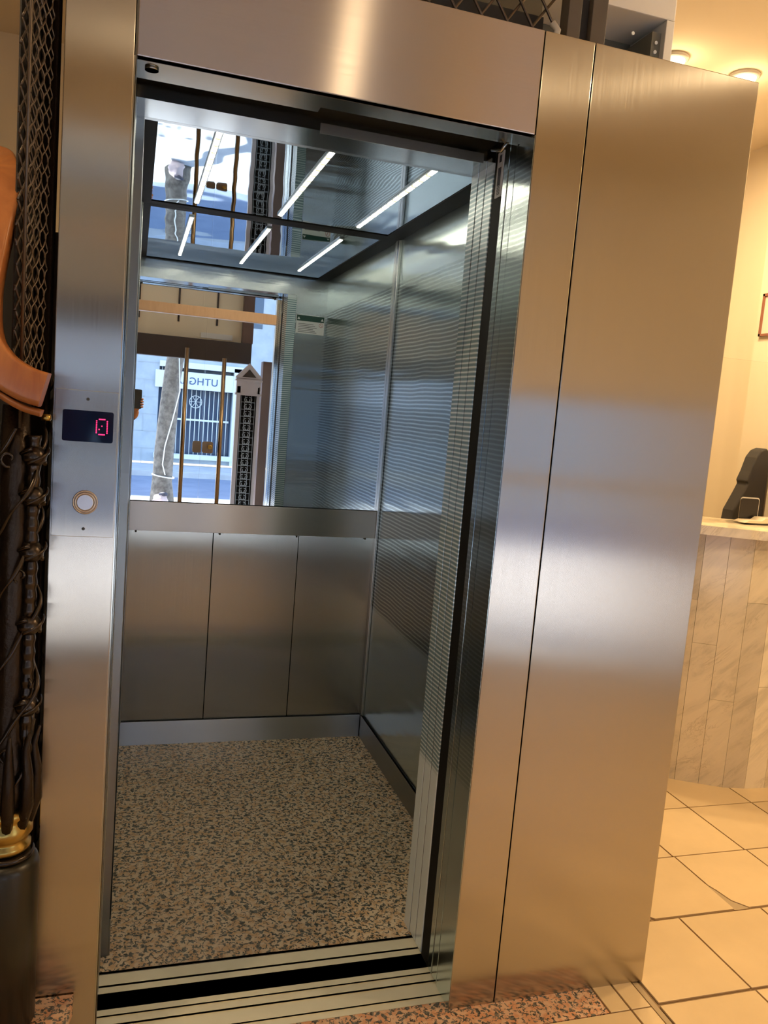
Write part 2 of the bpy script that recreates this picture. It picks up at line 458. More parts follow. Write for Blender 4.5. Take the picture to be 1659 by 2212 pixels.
# back wall: three lower panels, handrail band, mirror
for x0, x1 in ((XL, .3540), (.3560, .7100), (.7120, XR)):
    box('lower_panel', (x0 + .0005, YB, .10), (x1 - .0005, YB + .015, .90), M['lower'], car, .0008)
box('panel_backing', (XL, YB + .016, 0), (XR, YB + .02, ZC), M['black'], car)
box('mirror', (XL + .001, YB - .001, 1.014), (XR - .001, YB + .004, ZC - .003), M['mirror'], car)
box('handrail_band', (XL + .001, YB - .016, .898), (XR - .012, YB + .004, 1.016), M['band'], car, .0012)
for x in (.05, .38, .70, 1.0):
    MB().lathe([(.004, .890), (.004, .8985)], (x, YB - .008), 10).build('band_fixing', M['darksteel'], car)
box('kickplate', (XL + .001, YB - .012, 0), (XR - .012, YB, .100), M['kick'], car, .001)
box('kickplate', (XR - .010, .3505, 0), (XR, YB - .001, .100), M['carframe'], car, .001)
box('kickplate', (XL, .3505, 0), (XL + .004, YB - .001, .100), M['carframe'], car, .001)
for x0, x1 in ((XR - .012, XR - .0005), (XL + .0002, XL + .006)):
    box('corner_trim', (x0, YB - .030, .101), (x1, YB - .0015, ZC - .004), M['trim'], car, .002)
# ceiling: black frame, mirror polished panel, three LED bars
mb = MB()
X0, X1, Y0, Y1 = XL, XR, .350, YB
b = .048
mb.box((X0, Y0, ZC - .003), (X1, Y0 + .03, ZC + .02)); mb.box((X0, Y1 - b, ZC - .003), (X1, Y1 - .0015, ZC + .02))
mb.box((X0, Y0 + .03, ZC - .003), (X0 + b * .7, Y1 - b, ZC + .02)); mb.box((X1 - .07, Y0 + .03, ZC - .003), (X1 - .0005, Y1 - b, ZC + .02))
mb.build('ceiling_frame', M['black'], car)
box('ceiling_panel', (X0 + b * .7, Y0 + .03, ZC), (X1 - .07, Y1 - b, ZC + .02), M['ceil'], car)
for k, x in enumerate((.212, .524, .832)):
    lbr = box('light_bar', (x - .011, .585, ZC - .006), (x + .011, 1.545, ZC), M['housing'], car, .002)
    mb = MB(); y = .595; q = 0
    while y < 1.53:
        ln = .052 if q % 2 == 0 else .016
        mb.mi = 0 if q % 2 == 0 else 1
        mb.box((x - .006, y, ZC - .0085), (x + .006, min(y + ln, 1.535), ZC - .006)); y += ln; q += 1
    mb.build('led_lens', [M['led'], M['led_gap']], lbr)
# safety notice on the inside of the front wall (seen in the mirror)
nt = box('safety_notice', (.880, .3502, 1.848), (1.042, .3520, 1.952), M['paper'], car)
mb = MB(); mb.box((.882, .3521, 1.918), (1.040, .3527, 1.950)); mb.build('notice_header', M['green'], nt)
mb = MB()
for k in range(6): mb.box((.892, .3521, 1.856 + k * .009), (1.000 - (k % 3) * .010, .3526, 1.8585 + k * .009))
mb.build('notice_text', M['ink'], nt)
mb = MB(); mb.tube([(1.024 + .011 * math.cos(t), .3525, 1.902 + .011 * math.sin(t)) for t in [2 * PI * i / 20 for i in range(20)]], .0012, 6, True)
mb.tube([(1.016, .3525, 1.909), (1.032, .3525, 1.895)], .0012, 6); mb.build('prohibition_sign', M['pinkink'], nt)
for xx in (.893, 1.029): MB().prism([(xx - .008, 1.926), (xx + .008, 1.926), (xx, 1.941)], .3526, .3531, 'y').build('warning_triangle', M['paper'], nt)

# ============================================================ SHAFT around the car
sh = MB()
sh.box((-.10, .14, -.30), (-.055, 1.80, 3.0)); sh.box((1.10, .14, -.30), (1.14, 1.80, 2.18)); sh.box((-.10, 1.76, -.30), (1.14, 1.80, 2.18))
sh.box((-.10, .05, -.34), (1.14, 1.80, -.30))
struct(sh.build('trim_1', M['dark']), 'dark shaft lining behind the lift')

# ============================================================ FLOOR
fl = MB(); fl.mi = 0
def slab(a, b, z=-.006, t=.05): fl.box((a[0], a[1], z - t), (b[0], b[1], z))
slab((-1.9, -2.8), (3.15, .030)); slab((1.145, .030), (3.15, 2.6)); slab((-1.9, .030), (-.105, 2.6)); slab((-.105, 1.81), (1.145, 2.6))
G = .0028
def tile(x0, y0, x1, y1, k=None):
    fl.mi = (1 if random.random() < .5 else 2) if k is None else k
    fl.box((x0 + G, y0 + G, -.006), (x1 - G, y1 - G, 0), .0012)
# granite threshold in front of the surround
fl.mi = 3; fl.box((-.135, -.088, -.006), (1.222, .0295, 0.0))
# right-hand field, big tiles
rows = [(-.083, .227, 1.662), (.232, .536, 1.875), (.536, .849, 1.870), (.849, 1.155, 1.870), (1.155, 1.46, 1.87), (1.46, 1.77, 1.87), (1.77, 2.08, 1.87), (2.08, 2.39, 1.87)]
def poly(pts, k):
    fl.mi = k; fl.prism(pts, -.006, 0, 'z')
for (y0, y1, xs) in rows:
    x = xs - .302 * 3
    while x < 3.15:
        x0, x1 = max(x, 1.385 if y0 > -.05 else 1.370), min(x + .302, 3.15)
        if x1 - x0 > .04:
            if y0 == .232 and abs(x - 1.573) < .02:         # chipped corner tile
                poly([(x0 + G, y0 + .012), (x0 + .012, y0 + G), (x1 - G, y0 + G), (x1 - G, y1 - G), (x0 + G, y1 - G)], 1)
            elif y0 == .232 and abs(x - 1.875) < .02:
                poly([(x0 + .055, y0 + G), (x1 - G, y0 + G), (x1 - G, y1 - G), (x0 + G, y1 - G), (x0 + G, y0 + .13), (x0 + .012, y0 + .10), (x0 + .022, y0 + .045)], 2)
                fl.mi = 4; fl.box((x0 - .002, y0, -.006), (x0 + .06, y0 + .14, -.003))
            else: tile(x0, y0, x1, y1)
        x += .302
# small tiles at the foot of the side panel
for (x0, x1, y0, y1) in ((1.225, 1.285, -.090, .020), (1.285, 1.346, -.090, .020), ):
    tile(x0, y0, x1, y1, 2)
fl.mi = 4
fl.box((1.349, -.38, -.006), (1.364, .02, -.0035))
# front of the lobby
y = -.088; r = 0
while y > -2.8:
    y0 = max(y - .302, -2.8); 
    x = -1.9 + (.04 if r else 0)
    xs = [1.285 - .302 * k for k in range(12, -1, -1)]
    for a in xs:
        a0, a1 = a - .302, a
        if a1 > -1.9: tile(max(a0, -1.9), y0, a1, y)
    tile(1.285, y0, 1.346, y)
    a = 1.366 - 0.0
    k = 0
    while a < 3.15:
        tile(a, y0, min(a + .302, 3.15), y); a += .302
    y -= .302; r ^= 1
# left/back
for i in range(9):
    for k in range(6):
        if k * .302 + .03 < 2.6: tile(-1.9 + i * .2, .032 + k * .302, min(-1.9 + i * .2 + .2, -.108), min(.032 + k * .302 + .302, 2.6))
struct(fl.build('floor', [M['grout'], M['tile'], M['tile2'], M['granite_lobby'], M['rubble']]), 'cream tiled lobby floor with a granite strip before the lift')

# ============================================================ ROOM SHELL
CZ = 3.0
def wall(name, boxes, m, label=None):
    b_ = MB()
    for a, c in boxes: b_.box(a, c)
    return struct(b_.build(name, m), label)
wall('ceiling', [((-2.0, -2.9, CZ), (3.25, 2.7, CZ + .1))], M['ceiling'])
wall('wall_right', [((3.15, -2.9, -.05), (3.25, 2.7, CZ))], M['cream'])
wall('wall_back', [((-2.0, 2.6, -.05), (3.25, 2.7, CZ))], M['cream'])
wall('wall_left', [((-2.0, -2.9, -.05), (-1.9, 2.7, CZ))], M['beige'])
wall('trim_2', [((-1.9, -2.8, 0), (-1.885, 2.6, 1.55))], M['dark'], 'dark wainscot on the left wall')
wall('trim_3', [((3.085, -.2, 0), (3.15, 1.90, CZ))], M['cream'], 'shallow cream pilaster on the right wall')
# entrance wall with the glass doors and a side window
EY = -2.8
wall('wall_front', [((-2.0, EY - .12, -.05), (-1.40, EY, CZ)), ((-1.40, EY - .12, 2.72), (1.50, EY, CZ)), ((-.37, EY - .12, -.05), (-.32, EY, 2.72)), ((1.50, EY - .12, -.05), (1.78, EY, CZ)),
                    ((1.78, EY - .12, 1.65), (3.02, EY, CZ)), ((3.02, EY - .12, -.05), (3.25, EY, CZ))], M['cream_pale'])
w3 = MB().box((-1.39, EY - .07, .02), (-.375, EY - .06, 2.71)).build('window_3', M['glass']); struct(w3, 'tall fixed glass beside the entrance doors')
wn = MB().box((1.78, EY - .07, .02), (3.02, EY - .06, 1.65)).build('window_1', M['glass']); struct(wn)
fr = MB()
for a, c in (((1.78, EY - .09, 0), (1.83, EY - .03, 1.65)), ((2.97, EY - .09, 0), (3.02, EY - .03, 1.65)), ((2.38, EY - .09, 0), (2.42, EY - .03, 1.65)), ((1.78, EY - .09, 1.6), (3.02, EY - .03, 1.65)), ((1.78, EY - .09, 1.08), (3.02, EY - .03, 1.13))): fr.box(a, c)
fr.build('window_frame', M['white'], wn)
# glass doors
tb = MB().box((-.32, EY - .05, 2.170), (1.50, EY + .03, 2.262), .004).build('trim_4', M['beam']); struct(tb, 'pale timber rail over the glass doors')
tg = MB().box((-.30, EY - .02, 2.262), (.59, EY - .012, 2.70)).box((.60, EY - .02, 2.262), (1.48, EY - .012, 2.70)).build('window_2', M['glass']); struct(tg, 'glass fanlight over the entrance')
def gdoor(name, x0, x1, hx, lx0, lx1, cyl):
    g = MB().box((x0, EY - .006, .012), (x1, EY + .006, 2.165)).build(name, M['glass']); struct(g, 'clear frameless glass entrance door')
    h = MB().tube([(hx, EY + .06, .28), (hx, EY + .06, 1.877 if hx < .6 else 1.815)], .0195, 16).build('bar_handle', M['bronze'], g)
    m_ = MB()
    for z in (.5, 1.65): m_.tube([(hx, EY + .004, z), (hx, EY + .06, z)], .008, 8)
    m_.build('handle_stud', M['bronze'], h)
    MB().prism(rrect(lx0, .925, lx1, 1.035, .02), EY + .007, EY + .03, 'y').build('lock_plate', M['bronze'], g)
    if cyl: MB().lathe([(.022, EY + .03), (.022, EY + .055), (.015, EY + .058)], ((lx0 + lx1) / 2 + .02, .985), 20, 'y').build('lock_knob', M['brass'], g)
    MB().box((x0, EY - .010, .012), (x1, EY + .010, .07)).build('bottom_rail', M['bronze'], g)
    return g
gdoor('door_1', -.31, .632, .4625, .556, .648 - .012, False)
gdoor('door_2', .640, 1.49, .802, .645, .745, True)
# vestibule
wall('wall_vestibule_right', [((1.50, -4.35, -.05), (1.60, EY - .12, CZ))], M['pale'], 'pale panelled side wall of the entrance')
wall('wall_vestibule_left', [((-1.50, -4.35, -.05), (-1.40, EY - .12, CZ))], M['pale'])
wall('ceiling_vestibule', [((-1.5, -4.35, 2.9), (1.6, EY - .12, 3.0))], M['white'])
mo = MB()
for yy in (-2.96, -3.18, -3.50, -3.85, -4.1): mo.box((1.470, yy, .08), (1.502, yy + .05, 2.85), .006)
for zz in (.08, .75, .95, 2.1, 2.8): mo.box((1.475, -4.1, zz), (1.502, -2.95, zz + .05), .006)
struct(mo.build('trim_5', M['white']), 'mouldings on the vestibule wall')
# outer portal
po = empty('street_portal', (.3, -4.45, 0), 'dark timber street portal frame beyond the glass doors', 'door frame')
box('lintel', (-1.39, -4.50, 1.852), (1.26, -4.36, 2.080), M['portal'], po, .006)
box('portal_post', (1.15, -4.52, 2.08), (1.27, -4.38, 2.9), M['portal_brown'], po, .004)
box('side_post', (1.40, -4.52, 0), (1.50, -4.36, 1.90), M['portal_brown'], po, .004)
box('fascia', (-1.39, -4.52, 2.08), (1.15, -4.48, 2.9), M['cream'], po)
box('fascia_plate', (.70, -4.48, 2.10), (1.05, -4.47, 2.16), M['white'], po)
for k in range(4): box('fascia_batten', (-.40 + k * .42, -4.48, 2.25), (-.38 + k * .42, -4.465, 2.9), M['portal'], po)
# old door leaf with pediment and iron grille
dl = empty('ornate_door_leaf', (1.25, -4.15, 0), 'old dark door leaf with pointed pediment and scrolled iron grille, folded open', 'door')
box('leaf_frame', (1.090, -4.16, 0), (1.135, -4.10, 1.60), M['lilac'], dl, .004)
box('leaf_frame', (1.315, -4.16, 0), (1.345, -4.10, 1.60), M['lilac'], dl, .004)
box('leaf_backing', (1.135, -4.16, 0), (1.315, -4.145, 1.50), M['black'], dl)
mb = MB(); mb.prism([(1.075, 1.685), (1.36, 1.685), (1.36, 1.70), (1.2175, 1.85), (1.075, 1.70)], -4.17, -4.09, 'y'); mb.build('pediment', M['lilac'], dl)
mb = MB(); mb.prism([(1.14, 1.70), (1.295, 1.70), (1.2175, 1.785)], -4.09, -4.085, 'y'); mb.build('pediment_recess', M['portal'], dl)
mb = MB(); mb.box((1.085, -4.17, 1.50), (1.35, -4.10, 1.685)); mb.box((1.07, -4.18, 1.655), (1.365, -4.08, 1.675)); mb.box((1.075, -4.18, 1.500), (1.36, -4.09, 1.525)); mb.build('frieze', M['lilac'], dl)
mb = MB()
for k in range(18):
    z = .10 + k * .078
    for sgn in (-1, 1):
        mb.tube([(1.225 + sgn * (.010 + .030 * math.sin(t)), -4.135, z + .03 + .030 * math.cos(t) * .9) for t in [i * PI * 1.6 / 10 for i in range(11)]], .0042, 6)
    mb.tube([(1.145, -4.135, z), (1.305, -4.135, z)], .003, 5)
for x in (1.15, 1.19, 1.26, 1.30): mb.tube([(x, -4.138, .05), (x, -4.138, 1.5)], .0035, 6)
mb.build('iron_grille', M['bars'], dl)

# ============================================================ STREET
wall('ground_pavement', [((-9, -7.25, -.16), (11, -2.92, -.06))], M['pavement'])
wall('ground_road', [((-9, -11.2, -.26), (11, -7.25, -.14))], M['asphalt'])
wall('ground_far_pavement', [((-9, -13.0, -.16), (11, -11.2, -.04))], M['pavement'])
ob = MB().box((-2.0, -4.6, 3.01), (3.3, -2.93, 7.0)).build('wall_outer', M['stone']); struct(ob)
bd = empty('shop_building', (1.0, -13.2, 0), 'pale stone shopfront building across the street', 'building')
mb = MB(); mb.box((-9, -14, 0), (.50, -13, 8.0)); mb.box((2.05, -14, 0), (11, -13, 8.0)); mb.box((.50, -14, 2.05), (2.05, -13, 8.0)); mb.box((.5, -14, 0), (2.05, -13.0, .12))
for k in range(28):
    pass
mb.build('stone_wall', M['stone'], bd)
mb = MB()
for k in range(6): mb.box((-3, -13.0, .28 + k * .36), (.50, -12.992, .292 + k * .36))
for k in range(6):
    for q in range(5): mb.box((-2.6 + q * .7 + (k % 2) * .35, -13.0, .28 + k * .36 - .36), (-2.588 + q * .7 + (k % 2) * .35, -12.992, .28 + k * .36))
mb.build('block_joints', M['bars'], bd)
box('pilaster', (2.05, -13.0, 0), (2.35, -12.9, 2.1), M['signwhite'], bd)
box('shop_window', (.50, -13.25, .12), (2.05, -13.2, 2.05), M['shopglass'], bd)
box('sign_board', (.42, -13.0, 1.585), (2.30, -12.93, 1.945), M['signwhite'], bd, .01)
box('canopy_edge', (.5, -13.0, 2.02), (2.4, -12.9, 2.14), M['signwhite'], bd)
cu = bpy.data.curves.new('sign_lettering', 'FONT'); cu.body = 'UTHGRA'; cu.size = .215; cu.extrude = .004; cu.space_character = 1.05
tx = bpy.data.objects.new('tmp', cu); COL.objects.link(tx)
bpy.context.view_layer.update()
me = bpy.data.meshes.new_from_object(tx.evaluated_get(bpy.context.evaluated_depsgraph_get()))
bpy.data.objects.remove(tx)
lt = bpy.data.objects.new('sign_lettering', me); COL.objects.link(lt); me.materials.clear(); me.materials.append(M['signblue'])
lt.rotation_euler = (PI / 2, 0, PI); lt.location = (1.72, -12.925, 1.69)
lt.parent = bd; lt.matrix_parent_inverse = parent_world(bd).inverted()
mb = MB(); mb.box((1.78, -12.93, 1.67), (1.86, -12.922, 1.86)); mb.prism([(1.79, 1.70), (1.85, 1.70), (1.82, 1.83)], -12.922, -12.918, 'y'); mb.build('sign_emblem', M['signblue'], bd)
mb = MB()
for k in range(15): mb.tube([(.62 + k * .095, -13.10, .15), (.62 + k * .095, -13.10, 1.58)], .010, 6)
mb.box((.55, -13.12, .92), (2.0, -13.08, .96)); mb.build('window_bars', M['signwhite'], bd)
mb = MB(); mb.tube([(1.28 + .13 * math.cos(t), -13.08, 1.33 + .13 * math.sin(t)) for t in [2 * PI * i / 24 for i in range(24)]], .008, 6, True)
for a in (0, 60, 120): mb.tube([(1.28 - .13 * math.cos(math.radians(a)), -13.08, 1.33 - .13 * math.sin(math.radians(a))), (1.28 + .13 * math.cos(math.radians(a)), -13.08, 1.33 + .13 * math.sin(math.radians(a)))], .006, 6)
mb.build('bar_rosette', M['signwhite'], bd)
box('red_notice', (2.12, -12.9, 1.02), (2.20, -12.89, 1.14), M['redplate'], bd)
box('window_ledge', (.45, -13.05, .10), (2.1, -12.88, .20), M['signwhite'], bd)
# upper storey windows (seen high up in the polished ceiling)
for k in range(5):
    box('upper_window', (-3.4 + k * 1.7, -13.02, 3.0), (-2.5 + k * 1.7, -12.99, 5.2), M['shopglass'], bd)

tr = empty('street_tree', (.44, -6.5, -.06), 'mottled grey street tree trunk on the pavement outside the doors', 'tree')
tp = [(.44, -6.5, -.06, .17), (.43, -6.5, .25, .135), (.44, -6.5, .7, .13), (.47, -6.5, 1.2, .125), (.50, -6.5, 1.7, .115), (.56, -6.5, 2.2, .115), (.60, -6.5, 2.6, .14)]
MB().tube([p[:3] for p in tp], [p[3] for p in tp], 20).build('trunk', M['bark'], tr)
MB().tube([(.60, -6.5, 2.5), (.25, -6.6, 3.3), (-.2, -6.7, 4.4), (-.5, -6.8, 5.4)], [.11, .085, .06, .03], 12).build('branch', M['bark'], tr)
MB().tube([(.60, -6.5, 2.5), (1.0, -6.4, 3.3), (1.5, -6.3, 4.5), (1.7, -6.2, 5.5)], [.10, .08, .055, .03], 12).build('branch', M['bark'], tr)
mb = MB()
for k in range(2600):
    c = random.choice([(-.5, -6.8, 5.4), (1.7, -6.2, 5.5), (.6, -6.6, 5.9), (-1.2, -6.4, 5.9)])
    a = Vector((random.gauss(0, .75), random.gauss(0, .7), random.gauss(0, .45))) + Vector(c)
    u = Vector((random.uniform(-1, 1), random.uniform(-1, 1), random.uniform(-1, 1))).normalized() * .07
    w = u.orthogonal().normalized() * .045
    vs = [mb.bm.verts.new(a + d) for d in (-u, -w, u, w)]; mb._f(vs)
lf = mb.build('foliage', M['leaf'], tr); lf['kind'] = 'stuff'
mb = MB(); mb.tube([(.57, -6.36, 1.95), (.60, -6.34, 1.5), (.52, -6.33, 1.1), (.44, -6.34, .75), (.42, -6.34, .5), (.46, -6.35, .36)], .008, 6)
mb.tube([(.44 + .145 * math.cos(t), -6.5 + .145 * math.sin(t), .33 - .02 * math.cos(t)) for t in [2 * PI * i / 20 for i in range(20)]], .010, 6, True)
mb.build('tied_cable', M['signwhite'], tr)
bg = empty('rubbish_bag', (.40, -6.15, -.06), 'small crumpled pink white bag at the foot of the street tree', 'bag')
def blob(c, r, sub=3, amp=.12, seed=1):
    t = bmesh.new(); bmesh.ops.create_icosphere(t, subdivisions=sub, radius=1)
    rnd = random.Random(seed); ph = [rnd.uniform(0, 6) for _ in range(6)]
    for v in t.verts:
        k = 1 + amp * (math.sin(5 * v.co.x + ph[0]) * math.sin(4 * v.co.y + ph[1]) + .6 * math.sin(9 * v.co.z + ph[2] + 3 * v.co.x))
        v.co = Vector((v.co.x * r[0] * k, v.co.y * r[1] * k, v.co.z * r[2] * k)) + Vector(c)
    for f in t.faces: f.smooth = True
    return t
mb = MB(); mb.merge(blob((.40, -6.15, .03), (.10, .08, .09))); mb.build('bag_body', M['bagwhite'], bg)
mb = MB(); mb.merge(blob((.44, -6.14, .12), (.06, .05, .03), 2)); mb.build('bag_knot', M['ink'], bg)

# ============================================================ STAIR on the left
st = empty('granite_step', (-.6, -.3, 0), 'first orange pink granite stair step beside the left jamb, with rounded nosing', 'stair step')
pts = [(-1.2, -.003), (-.047, -.003), (-.046, -.03), (-.052, -.06), (-.066, -.09), (-.085, -.125), (-.11, -.17), (-.15, -.23), (-.21, -.30), (-.30, -.36), (-.42, -.40), (-1.2, -.41)]
MB().prism(pts, .145, .172, 'z').build('tread', M['granite_lobby'], st)
pts2 = [(x - .045 if x > -1 else x, y + (.02 if y < -.01 else 0)) for x, y in pts]
MB().prism(pts2, 0, .145, 'z').build('riser', M['trim'], st)
# newel
NX, NY = -.182, -.045
nw = empty('newel_post', (NX, NY, .172), 'ornate dark bronze newel post with vine scrolls and brass rings on a black base', 'newel post')
MB().lathe([(.064, .172), (.064, .40), (.064, .505), (.060, .518), (.050, .524)], (NX, NY), 40).build('base', M['basepaint'], nw)
MB().lathe([(.050, .524), (.054, .527), (.054, .533), (.050, .536)], (NX, NY), 40).build('base_ring', M['iron_hi'], nw)
br = []
for z, r in ((.490, .040), (.498, .050), (.508, .050), (.512, .044), (.520, .045), (.530, .053), (.545, .053), (.553, .046), (.560, .045), (.568, .052), (.578, .050), (.584, .040)): br.append((r * .94, z + .044))
MB().lathe(br, (NX, NY), 40).build('brass_collar', M['brass'], nw)
MB().lathe([(.034, .627), (.040, .63), (.046, .66), (.038, .72), (.030, .78), (.027, .84), (.026, 1.30), (.024, 1.40)], (NX, NY), 32).build('shaft', M['iron'], nw)
# leaf cup
mb = MB()
for k in range(9):
    a = 2 * PI * k / 9; ca, sa = math.cos(a), math.sin(a)
    P = [(NX + r * ca, NY + r * sa, z) for r, z in ((.040, .59), (.052, .64), (.052, .70), (.046, .75), (.056, .785))]
    mb.tube(P, [.010, .013, .011, .007, .003], 8)
mb.build('leaf_cup', M['iron'], nw)
# slender colonette with knots and vines to the right of the shaft
cx_, cy_ = -.150, -.055
mb = MB(); prof = []
z = .62
while z < 1.35:
    prof.append((.0125 + .0012 * math.sin(z * 230), z)); z += .004
mb.lathe(prof, (cx_, cy_), 20); mb.build('colonette', M['iron_hi'], nw)
for z in (.83, .99, 1.13, 1.235, 1.31):
    mb = MB(); mb.lathe([(.013, z - .018), (.022, z - .008), (.024, z + .002), (.018, z + .012), (.013, z + .018)], (cx_, cy_), 20)
    for k in range(3):
        a0 = k * 2.1
        mb.tube([(cx_ + (.020 + .006 * t) * math.cos(a0 + t * 2.6), cy_ + (.020 + .006 * t) * math.sin(a0 + t * 2.6), z - .015 + .03 * t) for t in [i / 8 for i in range(9)]], .0035, 7)
    mb.build('knot', M['iron_hi'], nw)
mb = MB()
for ph, R_ in ((0., .040), (2.2, .044), (4.1, .038)):
    P = []; rr = []
    for i in range(150):
        t = i / 149; z = .62 + t * .74
        a = ph + t * 11.0; R2 = R_ + .007 * math.sin(t * 37 + ph)
        P.append((NX + R2 * math.cos(a) + .004, NY + R2 * math.sin(a), z)); rr.append(.0038 + .0012 * math.sin(t * 60))
    mb.tube(P, rr, 8)
for i in range(16):
    z = .66 + i * .043; a = i * 2.4
    c = Vector((NX + .044 * math.cos(a), NY + .044 * math.sin(a), z))
    P = []
    for q in range(14):
        t = q / 13; r_ = .016 * (1 - t * .75); an = a + t * 5.5
        P.append(c + Vector((r_ * math.cos(an) * math.sin(a), r_ * math.cos(an) * math.cos(a), r_ * math.sin(an))))
    mb.tube(P, .0028, 6)
mb.build('vine_scrolls', M['iron_hi'], nw)

# wooden handrail
hr = empty('stair_handrail', (-.15, -.08, 1.43), 'curved varnished wooden stair handrail end, left of the call panel', 'handrail')
def sweep(path, w, h, name, m, par, ups=None):
    mb = MB(); prof = []
    for cxs, czs, a0 in ((w / 2 - .012, h / 2 - .012, 0), (-w / 2 + .012, h / 2 - .012, 90), (-w / 2 + .008, -h / 2 + .006, 180), (w / 2 - .008, -h / 2 + .006, 270)):
        for i in range(4):
            a = math.radians(a0 + 30 * i); rr_ = .012 if a0 < 180 else .006
            prof.append((cxs + rr_ * math.cos(a), czs + rr_ * math.sin(a)))
    P = [Vector(p) for p in path]; rings = []
    for i, p in enumerate(P):
        d = (P[min(i + 1, len(P) - 1)] - P[max(i - 1, 0)]).normalized()
        side = Vector((0, -1, 0)); side = (side - d * side.dot(d)).normalized(); up = side.cross(d).normalized()
        rings.append([mb.bm.verts.new(p + side * a + up * b_) for a, b_ in prof])
    n = len(prof)
    for A, B in zip(rings, rings[1:]):
        for j in range(n):
            f = mb._f([A[j], A[(j + 1) % n], B[(j + 1) % n], B[j]]); f.smooth = True
    mb._f(rings[0][::-1]); mb._f(rings[-1])
    return mb.build(name, m, par)
def bez(P, n=10):
    out = []
    for i in range(len(P) - 1):
        p0 = Vector(P[max(i - 1, 0)]); p1 = Vector(P[i]); p2 = Vector(P[i + 1]); p3 = Vector(P[min(i + 2, len(P) - 1)])
        for k in range(n):
            t = k / n
            out.append(.5 * ((2 * p1) + (p2 - p0) * t + (2 * p0 - 5 * p1 + 4 * p2 - p3) * t * t + (3 * p1 - p0 - 3 * p2 + p3) * t ** 3))
    out.append(Vector(P[-1])); return out
rail = bez([(-.130, -.10, 1.432), (-.165, -.10, 1.442), (-.205, -.10, 1.468), (-.233, -.09, 1.515), (-.240, -.07, 1.60), (-.228, -.05, 1.70), (-.219, -.01, 1.775), (-.226, .05, 1.82), (-.25, .13, 1.85), (-.33, .22, 1.87), (-.60, .34, 1.93)])
sweep(rail, .070, .062, 'rail', M['wood'], hr)
rail2 = [p + Vector((-.004, 0, -.042)) if i < 18 else p + Vector((-.02, 0, -.04)) for i, p in enumerate(rail[:26])]
sweep(rail2, .055, .012, 'rail_bead', M['wood'], hr)
MB().lathe([(.008, 1.375), (.010, 1.380), (.008, 1.387)], (-.133, -.03), 14).build('rail_stud', M['brass'], hr)

# wire mesh panel on the left
wm = empty('wire_mesh_panel', (-.16, -.04, 1.0), 'dark bronze woven wire mesh panel rising between the left jamb and the wooden handrail', 'mesh panel')
A = Vector((-.138, .012)); B = Vector((-.1735, -.070)); LEN = (B - A).length; D2 = (B - A).normalized()
def mp(u, z, off=0.):
    nrm = Vector((-D2.y, D2.x)); p = A + D2 * u + nrm * off; return (p.x, p.y, z)
mb = MB()
pw, phh = .021, .034; zt, zb = 2.75, 1.40
for s_ in (1, -1):
    k = -int((zt - zb) / phh) - 2
    while k * pw < LEN + (zt - zb) / phh * pw + pw:
        P = []
        n_ = 120
        for i in range(n_ + 1):
            z = zb + (zt - zb) * i / n_
            u = k * pw + s_ * (z - zb) / phh * pw * 1.0 if s_ > 0 else k * pw - (z - zb) / phh * pw + 0
            if 0 <= u <= LEN: P.append(mp(u, z, .0022 * math.sin((z - zb) / phh * 2 * PI) * s_))
        if len(P) > 2: mb.tube(P, .0018, 6)
        k += 1
mb.build('wire_mesh', M['wire'], wm)
# second mesh layer behind, slightly offset
mb = MB()
for s_ in (1, -1):
    k = -40
    while k < 42:
        P = []
        for i in range(121):
            z = zb + (zt - zb) * i / 120
            u = k * .024 + s_ * (z - zb) / .038 * .024
            if 0 <= u <= LEN: P.append(mp(u, z, -.018))
        if len(P) > 2: mb.tube(P, .0022, 5)
        k += 1
mb.build('wire_mesh', M['wire'], wm)
mb = MB(); c_ = [mp(0, 0, -.024)[:2], mp(LEN - .012, 0, -.024)[:2], mp(LEN - .012, 0, -.027)[:2], mp(0, 0, -.027)[:2]]; mb.prism(c_, 1.30, 2.75); mb.build('backing_sheet', M['dark'], wm)
mb = MB(); c_ = [mp(-.004, 0, .006)[:2], mp(.012, 0, .006)[:2], mp(.012, 0, -.03)[:2], mp(-.004, 0, -.03)[:2]]; mb.prism(c_, .18, 2.75); mb.build('frame_bar', M['iron'], wm)
mb = MB()
mb.tube([mp(LEN, 1.36, 0), mp(LEN, 2.75, 0)], .003, 8); mb.build('edge_wire', M['wire'], wm)
# lower scroll ironwork panel behind the newel
lp = empty('scroll_ironwork_panel', (-.3, .12, .2), 'dark scrolled ironwork panel behind the newel post', 'ironwork')
box('back_sheet', (-.62, .10, 0), (-.128, .115, 1.74), M['dark'], lp)
mb = MB()
for i in range(9):
    for j in range(5):
        c = Vector((-.17 - j * .085, .09, .50 + i * .12)); P = []
        for q in range(22):
            t = q / 21; r_ = .040 * (1 - .8 * t); an = t * 8 * (1 if (i + j) % 2 else -1)
            P.append(c + Vector((r_ * math.cos(an), 0, r_ * 1.3 * math.sin(an))))
        mb.tube(P, .004, 6)
mb.build('scrolls', M['iron'], lp)

